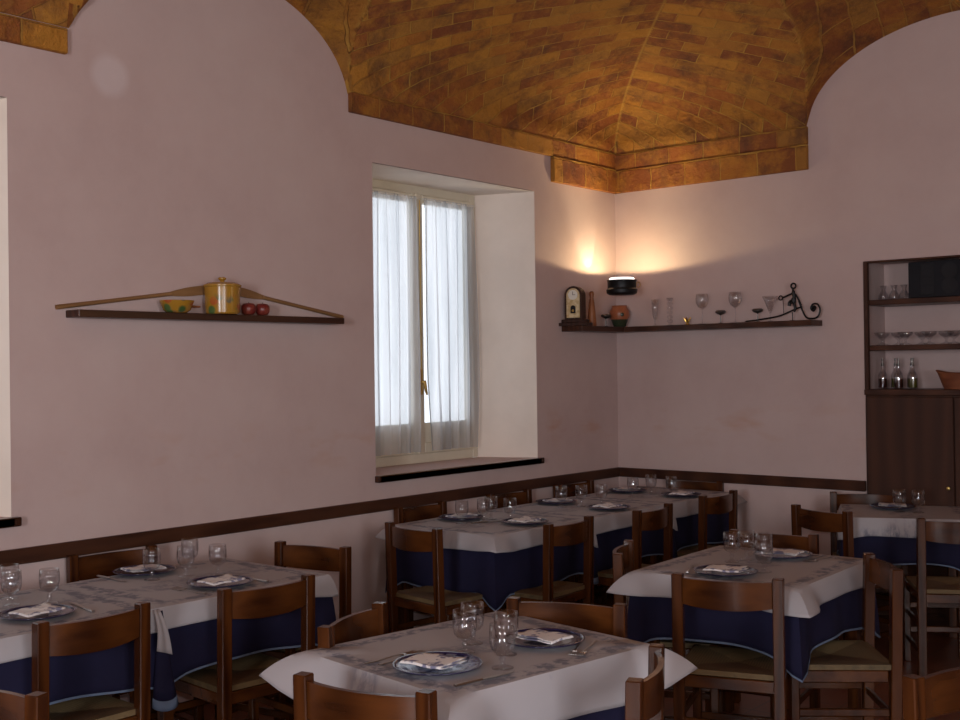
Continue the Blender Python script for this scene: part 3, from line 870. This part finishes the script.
# ------------------------------------------------------------------ left wall shelf with painted pot and spoons
SZ = 1.868
sh = empty('wall_shelf', (0, -3.5375, SZ))
bm = BM(); box(bm, .0, .11, -.7725, .7725, -.032, 0, .003); obj('board', bm, M['trim'], sh)
tag(sh, 'long dark wooden shelf on the left wall carrying a yellow pot', 'shelf')
pot = empty('cooking_pot', (.093, -3.545, SZ))
bm = BM(); lathe(bm, [(0,0),(.074,0),(.080,.006),(.083,.05),(.085,.128),(.089,.131),(.089,.134),(.082,.134),(.080,.05),(.076,.008),(0,.008)], 36); obj('pot_body', bm, M['pot'], pot, smooth=True)
bm = BM(); lathe(bm, [(0,.134),(.091,.134),(.091,.139),(.07,.150),(.02,.154),(0,.154)], 36); lid = obj('lid', bm, M['pot'], pot, smooth=True)
bm = BM(); lathe(bm, [(0,.153),(.012,.153),(.010,.160),(.019,.168),(.019,.174),(.012,.178),(0,.178)], 20); obj('knob', bm, M['pot'], lid, smooth=True)
tag(pot, 'yellow enamel pot with lid and painted fruit, tallest thing on the left shelf', 'pot')
bw = empty('handled_bowl', (.088, -3.800, SZ))
bm = BM(); lathe(bm, [(0,0),(.045,0),(.062,.012),(.078,.052),(.080,.056),(.076,.056),(.058,.016),(.04,.006),(0,.006)], 32); obj('bowl_body', bm, M['pot'], bw, smooth=True)
bm = BM(); tube(bm, [(0,.074,.036),(0,.083,.032),(0,.102,.031)], [.008,.006,.006], 8)
pts = [(0, .118+.0*k, 0) for k in range(1)]
tube(bm, [(.010*math.sin(2*PI*k/12)*1.0, .102+.012-.012*math.cos(2*PI*k/12), .031) for k in range(13)], .0045, 6)
obj('handle', bm, M['redwood'], bw, smooth=True)
tag(bw, 'small painted yellow bowl with a side handle, left of the pot', 'bowl')
def make_apple():
    root = empty('apple')
    bm = BM(); P = [(0,.010),(.012,.003),(.024,.003),(.033,.014),(.037,.030),(.035,.045),(.026,.057),(.012,.060),(.004,.054),(0,.051)]; lathe(bm, P, 24)
    obj('fruit', bm, M['apple'], root, smooth='all')
    bm = BM(); tube(bm, [(0,0,.050),(.002,.001,.066)], .0016, 5); obj('stem', bm, M['clockwood'], root)
    return root
place(make_apple, 'apple', (.072,-3.372,SZ), 0, 'dark red apple next to the pot', 'apple', 'red apples on the left shelf')
place(make_apple, 'apple', (.072,-3.285,SZ), 1.3, 'dark red apple farther from the pot, right of the other', 'apple', 'red apples on the left shelf')
def spoon(y0, z0, y1, z1, lab):
    """wooden stirring paddle: long handle from (y0,z0) to the blade at (y1,z1) behind the pot"""
    a = Vector((.0, y0, z0)); b = Vector((0, y1, z1)); d = b-a; ln = d.length; ang = math.atan2(d.z, d.y)
    root = empty('wooden_paddle', (.012 + .0, y0, z0)); root.rotation_euler = (ang, 0, 0)
    # local +y runs along the paddle
    bm = BM(); hl = ln*.72
    tube(bm, [(0,0,0),(0,hl*.5,0),(0,hl,0)], [.011,.0095,.010], 10); obj('handle', bm, M['spoonwood'], root, smooth=True)
    bm = BM(); n = 14; rows = []
    for i in range(n+1):
        t = i/n; w = .009+.013*math.sin(min(1, t*1.6)*PI/2)*(1 if t < .8 else math.sqrt(max(.02, 1-((t-.8)/.2)**2))); y = hl-.01+t*(ln-hl)
        rows.append([bm.verts.new((-.005, y, -w)), bm.verts.new((.005, y, -w)), bm.verts.new((.005, y, w)), bm.verts.new((-.005, y, w))])
    for A_, B_ in zip(rows, rows[1:]):
        for k in range(4): bm.faces.new((A_[k], A_[(k+1)%4], B_[(k+1)%4], B_[k]))
    bm.faces.new(rows[0]); bm.faces.new(rows[-1][::-1]); obj('paddle_blade', bm, M['spoonwood'], root, smooth=True)
    tag(root, lab, 'wooden spoon'); return root
spoon(-4.36, 1.880, -3.55, 1.992, 'long pale wooden paddle leaning from the left end of the shelf to the pot')
spoon(-2.69, 1.878, -3.45, 1.998, 'long pale wooden paddle leaning from the right end of the shelf to the pot')

# ------------------------------------------------------------------ corner shelf and what stands on it
CZ = 1.866
sh = empty('corner_shelf', (0, 0, CZ))
bm = BM(); box(bm, .0, .17, -.672, -.0, -.036, 0, .002); obj('board', bm, M['trim'], sh)
bm = BM(); box(bm, .17, 1.55, -.17, 0, -.036, 0, .002); obj('board', bm, M['trimx'], sh)
tag(sh, 'dark wooden shelf running around the room corner below the lamp', 'shelf')
# mantel clock
ck = empty('mantel_clock', (.085, -.628, CZ), R(14))
# local: face looks to -y ; camera lies toward (+x,-y)
bm = BM(); box(bm, -.105, .105, -.052, .052, 0, .022, .003); box(bm, -.085, .085, -.044, .044, .022, .045, .004); obj('plinth', bm, M['clockwood'], ck)
def arch_prism(bm, w, y0, y1, z0, zs, n=16):
    P = [(-w, z0), (w, z0), (w, zs)] + [(w*math.cos(PI*k/n), zs+w*math.sin(PI*k/n)) for k in range(1, n)] + [(-w, zs)]
    A_ = [bm.verts.new((x, y0, z)) for x, z in P]; B_ = [bm.verts.new((x, y1, z)) for x, z in P]
    bm.faces.new(A_); bm.faces.new(B_[::-1])
    for i in range(len(P)): j = (i+1) % len(P); bm.faces.new((A_[i], B_[i], B_[j], A_[j]))
bm = BM(); arch_prism(bm, .062, -.036, .036, .045, .205); obj('case', bm, M['clockwood'], ck, smooth=True)
bm = BM(); arch_prism(bm, .047, -.040, -.0365, .055, .205); obj('front_panel', bm, M['gilt'], ck, smooth=True)
bm = BM(); lathe(bm, [(0,0),(.033,0),(.033,.004),(0,.004)], 28, Matrix.Translation((0,-.040,.208)) @ Matrix.Rotation(PI/2, 4, 'X')); dl = obj('dial', bm, M['white'], ck)
bm = BM(); box(bm, -.0015, .0015, -.0455, -.0445, .206, .230); box(bm, -.001, .018, -.0455, -.0445, .2065, .2095); obj('hands', bm, M['black'], dl)
bm = BM(); arch_prism(bm, .018, -.042, -.0402, .085, .120); obj('pendulum_window', bm, M['black'], ck)
bm = BM(); lathe(bm, [(0,0),(.008,0),(.008,.002),(0,.002)], 14, Matrix.Translation((0,-.0422,.102)) @ Matrix.Rotation(PI/2, 4, 'X')); obj('pendulum', bm, M['brass'], ck)
tag(ck, 'dark wooden arched mantel clock with gilt front on the corner shelf', 'clock')
# turned wooden bottle
bm = BM(); lathe(bm, [(0,0),(.031,0),(.032,.01),(.026,.10),(.018,.17),(.013,.20),(.016,.215),(.017,.228),(.012,.240),(.0,.244)], 20)
o = obj('wooden_pin', bm, M['redwood'], smooth=True); o.location = (.09, -.440, CZ)
tag(o, 'tall tapering reddish wooden pin standing right of the clock', 'ornament')
# small pewter cup on stem
def low_cup():
    root = empty('footed_dish')
    bm = BM(); lathe(bm, [(0,0),(.022,0),(.020,.003),(.004,.008),(.0035,.056),(.012,.062),(0,.062)], 18); obj('stem', bm, M['pewter'], root, smooth=True)
    bm = BM(); lathe(bm, [(0,.060),(.020,.062),(.034,.072),(.036,.080),(.030,.088),(.026,.086),(.030,.079),(.018,.070),(0,.068)], 24); obj('dish', bm, M['pewter'], root, smooth=True)
    return root
DG = 'small dark stemmed dishes on the corner shelf'
place(low_cup, 'lowcup', (.09,-.268,CZ), 0, 'small dark stemmed dish between wooden pin and terracotta jar', 'dish', DG)
place(low_cup, 'lowcup', (.882,-.09,CZ), 0, 'small dark stemmed dish between the two wine glasses', 'dish', DG)
place(low_cup, 'lowcup', (1.150,-.09,CZ), 0, 'small dark stemmed dish left of the clear glass vase', 'dish', DG)
# jar
jr = empty('terracotta_jar', (.095, -.105, CZ))
bm = BM(); lathe(bm, [(0,0),(.038,0),(.044,.008),(.058,.045),(.0605,.055)], 32); obj('jar_foot', bm, M['darkglaze'], jr, smooth=True)
bm = BM(); lathe(bm, [(.0605,.055),(.070,.085),(.068,.115),(.056,.138),(.053,.146),(.056,.153),(.050,.153),(.048,.146),(.050,.135),(.06,.11),(.055,.06)], 32); obj('jar_body', bm, M['terra'], jr, smooth=True)
bm = BM(); lathe(bm, [(0,0),(.014,0),(.010,.004),(0,.005)], 14, Matrix.Translation((.052,-.046,.088)) @ Matrix.Rotation(R(-45),4,'Z') @ Matrix.Rotation(PI/2,4,'Y')); obj('medallion', bm, M['darkglaze'], jr)
tag(jr, 'round terracotta jar with a dark green foot, under the corner lamp', 'jar')
# corner wall lamp
lp = empty('corner_lamp', (.255, -.315, 2.080))
def half_pot(bm, prof, seg=28):
    lathe(bm, prof, seg)
bm = BM(); lathe(bm, [(0,0),(.085,0),(.105,.012),(.107,.035),(.098,.045),(.098,.088),(.104,.100),(.098,.100),(.092,.09),(.092,.05),(.08,.02),(0,.012)], 36); obj('pot_shade', bm, M['iron'], lp, smooth=True)
bm = BM(); lathe(bm, [(0,.080),(.086,.080),(.086,.112),(.080,.117),(0,.117)], 32); obj('bulb_glass', bm, M['glow'], lp)
ring = [(.012*math.cos(2*PI*k/12)*1, 0, .017*math.sin(2*PI*k/12)) for k in range(13)]
bm = BM(); tube(bm, [Vector((.112+.014*math.cos(2*PI*k/14), .0, .068+.018*math.sin(2*PI*k/14))) for k in range(15)], .003, 6, caps=False)
o = obj('ring_handle', bm, M['brass'], lp, smooth=True); o.rotation_euler.z = R(40)
bm = BM(); tube(bm, [(-.06,.08,.05),(-.178,.306,.05)], .009, 8); box(bm, -.198, -.158, .305, .3145, .02, .08, .002); obj('wall_bracket', bm, M['iron'], lp)
tag(lp, 'black pot shaped uplight lamp lit in the room corner', 'lamp')
# tall narrow glasses
def flute():
    bm = BM(); lathe(bm, [(0,0),(.026,0),(.025,.003),(.006,.008),(.005,.03),(.010,.045),(.018,.075),(.023,.13),(.024,.185),(.0225,.185),(.0215,.13),(.016,.075),(.008,.048),(0,.044)], 24); return obj('flute_glass', bm, M['glass'], smooth='all')
o = flute(); o.location = (.378,-.09,CZ); tag(o, 'tall plain clear flute glass right of the terracotta jar', 'glass')
bm = BM(); P = [(0,0),(.024,0),(.022,.004),(.007,.010)]
for k in range(5): z = .022+k*.030; P += [(.008,z-.008),(.021,z+.004),(.021,z+.010),(.012,z+.020)]
P += [(.022,.175),(.024,.190),(.022,.190),(.010,.172),(0,.17)]
lathe(bm, P, 24); o = obj('beaded_glass', bm, M['glass'], smooth='all'); o.location = (.496,-.09,CZ)
tag(o, 'tall clear glass with beaded rings, second glass right of the jar', 'glass')
# gilt leaf ornament
bm = BM()
for k in range(5):
    a = k*1.26; tube(bm, [(0,0,.004),(.012*math.cos(a),.012*math.sin(a),.030),(.026*math.cos(a),.026*math.sin(a),.050)], [.004,.007,.002], 6)
lathe(bm, [(0,0),(.018,0),(.014,.008),(0,.012)], 14)
o = obj('gilt_ornament', bm, M['gold'], smooth=True); o.location = (.630,-.09,CZ); tag(o, 'tiny gold flower ornament on the corner shelf', 'ornament')
def wine():
    bm = BM(); lathe(bm, [(0,0),(.034,0),(.033,.003),(.008,.008),(.0035,.016),(.0035,.095),(.010,.103),(.030,.118),(.042,.145),(.044,.170),(.038,.205),(.0365,.205),(.042,.170),(.040,.146),(.028,.121),(.008,.107),(0,.105)], 28)
    return obj('wine_glass', bm, M['glass'], smooth='all')
place(wine, 'wine', (.745,-.09,CZ), 0, 'large balloon wine glass, left one on the corner shelf', 'glass', 'wine glasses on the corner shelf')
place(wine, 'wine', (.990,-.09,CZ), 0, 'large balloon wine glass, right one on the corner shelf', 'glass', 'wine glasses on the corner shelf')
bm = BM(); lathe(bm, [(0,0),(.020,0),(.018,.004),(.004,.008),(.0035,.05),(.012,.07),(.032,.12),(.050,.165),(.0485,.165),(.030,.122),(.010,.073),(0,.068)], 26)
o = obj('trumpet_vase', bm, M['glass'], smooth='all'); o.location = (1.238,-.09,CZ); tag(o, 'clear trumpet shaped glass beside the iron figure', 'vase')
# wrought iron figure on a sled like curl
fg = empty('iron_figure', (1.40, -.09, CZ))
def path(pts, n=6):
    P = [Vector(p) for p in pts]; out = []
    for i in range(len(P)-1):
        p0, p1, p2, p3 = P[max(i-1,0)], P[i], P[i+1], P[min(i+2,len(P)-1)]
        for k in range(n):
            t = k/n; out.append(.5*((2*p1)+(-p0+p2)*t+(2*p0-5*p1+4*p2-p3)*t*t+(-p0+3*p1-3*p2+p3)*t**3))
    out.append(P[-1]); return out
bm = BM(); tube(bm, path([(-.34,0,.008),(-.24,0,.016),(-.10,0,.035),(0,0,.070),(.055,0,.088)]), [.004]+[.009]*24, 8, flat=.6)
obj('ramp_bar', bm, M['iron'], fg, smooth=True)
sp = [(.035,0,.125),(.060,0,.060),(.085,0,.018),(.125,0,.010),(.160,0,.022),(.175,0,.060),(.160,0,.098),(.128,0,.100),(.115,0,.075),(.130,0,.058),(.145,0,.072)]
bm = BM(); tube(bm, path(sp), .006, 8); lathe(bm, [(0,-.016),(.011,-.011),(.016,0),(.011,.011),(0,.016)], 12, Matrix.Translation((.136,0,.078))); obj('scroll', bm, M['iron'], fg, smooth=True)
bm = BM()
tube(bm, path([(-.005,0,.205),(0,0,.175),(.004,0,.150),(.0,0,.125),(.01,0,.08),(.0,0,.06)]), [.008]*4+[.012]*10+[.016]*6+[.010]*11, 8)
tube(bm, path([(0,0,.178),(-.035,0,.165),(-.075,0,.150)]), .006, 8)
tube(bm, path([(0,0,.18),(.018,0,.16),(.035,0,.13),(.050,0,.095)]), .006, 8)
tube(bm, path([(0,0,.125),(-.025,0,.118),(-.03,0,.095)]), [.014]*6+[.012]*6+[.008], 8)
tube(bm, [(.0+.016*math.cos(2*PI*k/16), 0, .222+.016*math.sin(2*PI*k/16)) for k in range(17)], .006, 7, caps=False)
tube(bm, [(-.088+.013*math.cos(2*PI*k/16), 0, .150+.013*math.sin(2*PI*k/16)) for k in range(17)], .0045, 7, caps=False)
tube(bm, [(-.072,0,.145),(-.068,0,.045)], .002, 6)
obj('figure_body', bm, M['iron'], fg, smooth=True)
bm = BM(); box(bm, -.02,.002,-.02,.02,0,.004); tube(bm, [(-.009,0,.0),(-.009,0,.055)], .003, 6); obj('clamp', bm, M['iron'], fg)
tag(fg, 'black wrought iron figure riding a scroll at the right end of the corner shelf', 'ornament')

# ------------------------------------------------------------------ cupboard niche on the back wall
cb = empty('wall_cupboard', (1.82, 0, 0))
def bx(name, mat, *a, bev=.003, parent=None, lab=None):
    bm = BM(); box(bm, *a, bev); o = obj(name, bm, mat, parent or cb)
    if lab: o['label'] = lab
    return o
bx('side_panel', M['cab'], .001, .026, -.012, .022, 1.43, 2.218)
bx('side_panel', M['cab'], 1.574, 1.599, -.012, .022, 1.43, 2.218)
bx('top_panel', M['cabx'], .026, 1.574, -.010, .020, 2.206, 2.218)
for z in (1.98, 1.70): bx('shelf_board', M['cabx'], .002, 1.598, .023, .335, z-.032, z)
bx('counter', M['cabx'], .001, 1.599, -.022, .335, 1.395, 1.43)
bx('lower_carcass', M['cab'], .001, 1.599, .0, .335, .08, 1.395)
bx('plinth', M['cabx'], .02, 1.58, .02, .33, 0, .08)
for k in range(3):
    d = bx('door', M['cab'], .012+k*.526, .532+k*.526, -.020, -.0005, .10, 1.385, bev=.004)
    bm = BM(); x = .012+k*.526+.49
    lathe(bm, [(0,0),(.006,0),(.006,.010),(.012,.016),(.010,.022),(0,.024)], 14, Matrix.Translation((x,-.020,.85)) @ Matrix.Rotation(PI/2,4,'X')); obj('knob', bm, M['brass'], d)
tag(cb, 'dark wooden wall cupboard with open shelves at the right edge', 'cupboard')
NZ1, NZ2, NZ3 = 1.9805, 1.7005, 1.4305
st = empty('stereo_speaker', (2.262, .12, NZ1))
bm = BM(); box(bm, -.175, .175, -.10, .12, 0, .216, .004); obj('cabinet', bm, M['black'], st)
bm = BM(); box(bm, -.10, -.02, -.104, -.1, .015, .205, .002)
for k in range(3): box(bm, -.09, -.03, -.108, -.104, .06+k*.05, .075+k*.05, .001)
obj('front_panel', bm, M['grille'], st)
bm = BM()
for z in (.065, .155): lathe(bm, [(0,0),(.045,0),(.048,.006),(.04,.006),(.012,.001),(0,.004)], 24, Matrix.Translation((.07,-.1,z)) @ Matrix.Rotation(PI/2,4,'X'))
obj('driver', bm, M['grille'], st, smooth=True)
tag(st, 'black stereo box on the top shelf of the cupboard', 'stereo')
def carafe():
    bm = BM(); lathe(bm, [(0,0),(.028,0),(.032,.01),(.030,.03),(.018,.052),(.012,.066),(.018,.082),(.022,.092),(.0205,.092),(.016,.082),(.010,.066),(.016,.052),(.028,.03),(.029,.01),(0,.006)], 24); return obj('small_carafe', bm, M['glass'], smooth='all')
for x, d in ((1.885,'left'), (1.952,'middle'), (2.014,'right')):
    place(carafe, 'carafe', (x,.15,NZ1), 0, 'small clear carafe, %s of three on the top cupboard shelf' % d, 'carafe', 'small carafes on the top cupboard shelf')
def cup():
    bm = BM(); lathe(bm, [(0,0),(.026,0),(.025,.003),(.006,.010),(.005,.022),(.014,.030),(.030,.044),(.034,.056),(.0325,.056),(.028,.046),(.010,.033),(0,.031)], 24, Matrix.Scale(1.42,4)); return obj('dessert_cup', bm, M['glass'], smooth='all')
xs_ = [1.892, 1.962, 2.036, 2.108, 2.180, 2.252, 2.325, 2.40]
ordn = ['first', 'second', 'third', 'fourth', 'fifth', 'sixth', 'seventh', 'eighth']
for k, x in enumerate(xs_):
    place(cup, 'cup', (x,.10+.085*(k % 2),NZ2), 0, 'low footed dessert glass, %s from the left on the middle cupboard shelf' % ordn[k], 'glass', 'dessert glasses on the middle cupboard shelf')
def cruet(liq):
    def f():
        root = empty('oil_bottle'); K = Matrix.Diagonal((1.15,1.15,1.42,1))
        bm = BM(); lathe(bm, [(0,0),(.022,0),(.024,.004),(.024,.050),(.0225,.062),(.010,.082),(.0085,.10),(.011,.106),(.009,.106),(.007,.10),(.0085,.082),(.0205,.061),(.0225,.05),(.022,.006),(0,.004)], 20, K); obj('bottle', bm, M['glass'], root, smooth='all')
        bm = BM(); lathe(bm, [(0,.0045),(.0215,.0065),(.0218,.045),(0,.045)], 20, K); obj('contents', bm, liq, root, smooth=True)
        bm = BM(); lathe(bm, [(0,.100),(.0065,.100),(.0075,.108),(.003,.118),(.006,.126),(.005,.132),(0,.134)], 12, K); obj('stopper', bm, M['pewter'], root, smooth=True)
        return root
    return f
for x, y, lq, d in ((1.888,.11,'vinegar','far left'), (1.945,.17,'oil','second from left'), (1.990,.10,'vinegar','third from left'), (2.045,.17,'oil','fourth from left'), (2.078,.10,'oil','rightmost')):
    place(cruet(M[lq]), 'cruet'+lq, (x,y,NZ3), 0, 'small oil or vinegar bottle on the cupboard counter, '+d, 'bottle', 'oil and vinegar bottles on the counter')
bk = empty('bread_basket', (2.33, .12, NZ3))
bm = BM(); n = 40; prof = [(.62,0),(.70,.02),(.86,.055),(1.0,.092),(.97,.094),(.82,.056),(.66,.024),(.6,.008)]
rings = []
for s, z in prof:
    rings.append([bm.verts.new((.115*s*math.cos(2*PI*i/n), .080*s*math.sin(2*PI*i/n), z + (.018*abs(math.cos(2*PI*i/n))**3 if z > .05 else 0))) for i in range(n)])
for A_, B_ in zip(rings, rings[1:]):
    for i in range(n): j = (i+1) % n; bm.faces.new((A_[i], A_[j], B_[j], B_[i]))
bm.faces.new(rings[0][::-1]); bm.faces.new(rings[-1])
obj('basket_body', bm, M['basket'], bk, smooth=True)
bm = BM(); tube(bm, [(.115*math.cos(2*PI*i/n), .08*math.sin(2*PI*i/n), .094+.018*abs(math.cos(2*PI*i/n))**3) for i in range(n+1)], .0045, 6, caps=False); obj('rim', bm, M['basket'], bk, smooth=True)
tag(bk, 'reddish brown boat shaped basket on the cupboard counter', 'basket')

# ------------------------------------------------------------------ light
w = bpy.data.worlds.new('World'); S.world = w; w.use_nodes = True
bg = w.node_tree.nodes['Background']; bg.inputs[0].default_value = (.90,.95,1,1); bg.inputs[1].default_value = 1.75
def area(name, loc, rot, sx, sy, power, col):
    l = bpy.data.lights.new(name, 'AREA'); l.shape = 'RECTANGLE'; l.size = sx; l.size_y = sy; l.energy = power; l.color = col
    o = bpy.data.objects.new(name, l); COL.objects.link(o); o.location = loc; o.rotation_euler = rot; return o
area('fill_front', (4.6, YF-.12, 1.75), (R(90),0,0), .9, 1.2, 165, (.92,.94,1))     # unseen fill light at the added window behind the photographer
area('fill_right', (XR+.12, -6.8, 1.75), (0,R(90),0), 1.4, 1.3, 90, (.93,.95,1))  # unseen fill light at the added window in the right wall
def point(name, loc, power, col, rad=.03):
    l = bpy.data.lights.new(name, 'POINT'); l.energy = power; l.color = col; l.shadow_soft_size = rad
    o = bpy.data.objects.new(name, l); COL.objects.link(o); o.location = loc; return o
def spot(name, loc, target, power, col, ang, blend=.5, rad=.02):
    l = bpy.data.lights.new(name, 'SPOT'); l.energy = power; l.color = col; l.shadow_soft_size = rad; l.spot_size = R(ang); l.spot_blend = blend
    o = bpy.data.objects.new(name, l); COL.objects.link(o); o.location = loc
    o.rotation_euler = (Vector(target)-Vector(loc)).to_track_quat('-Z', 'Y').to_euler(); return o
WARM = (1, .66, .34)
WARM = (1, .76, .42)
spot('lamp_bulb', (.255,-.315,2.205), (.255,-.315,3.3), 15, WARM, 171, .12, .025)
spot('lamp_up', (.255,-.315,2.205), (.55,-.60,3.3), 48, WARM, 96, .9, .04)
spot('lamp_beam_left', (.10,-.325,2.175), (.0,-.375,2.45), 4.5, (1,.84,.56), 46, .15, .003)
# unseen warm fill spots added in the other corners for more brightness
spot('fill_up_right', (XR-.2,-.2,2.2), (XR-1.2,-1.2,3.8), 40, WARM, 150, .6, .06)
spot('fill_up_front', (.2,YF+.2,2.2), (1.2,YF+1.2,3.8), 12, WARM, 150, .6, .06)
spot('fill_up_far', (XR-.2,YF+.2,2.2), (XR-1.2,YF+1.2,3.8), 40, WARM, 150, .6, .06)

# the flash of the photographer's camera
point('camera_flash', (4.56,-6.90,1.665), 62, (.93,.95,1), .012)

# ------------------------------------------------------------------ camera
f, yaw, pit, rol = 1151.07, .701775, .00589114, -.01294622
cam = bpy.data.cameras.new('camera'); cam.sensor_width = 36; cam.lens = f/960*36; cam.clip_start = .05
co = bpy.data.objects.new('camera', cam); COL.objects.link(co)
Rv = Vector((math.cos(yaw), math.sin(yaw), 0)); Fv = Vector((-math.sin(yaw)*math.cos(pit), math.cos(yaw)*math.cos(pit), math.sin(pit))); Uv = Rv.cross(Fv)
c_, s_ = math.cos(rol), math.sin(rol)
X_ = c_*Rv + s_*Uv; Y_ = -s_*Rv + c_*Uv; Z_ = -Fv
mt = Matrix((X_, Y_, Z_)).transposed().to_4x4(); mt.translation = (4.59468, -6.96336, 1.60)
co.matrix_world = mt
S.camera = co
S.view_settings.view_transform = 'Standard'; S.view_settings.look = 'None'; S.view_settings.exposure = 0; S.view_settings.gamma = 1
S.view_settings.use_curve_mapping = False
try:
    S.cycles.use_denoising = True; S.cycles.transparent_max_bounces = 24; S.cycles.max_bounces = 10; S.cycles.caustics_reflective = False; S.cycles.caustics_refractive = False
    S.cycles.sample_clamp_indirect = 4
except Exception: pass
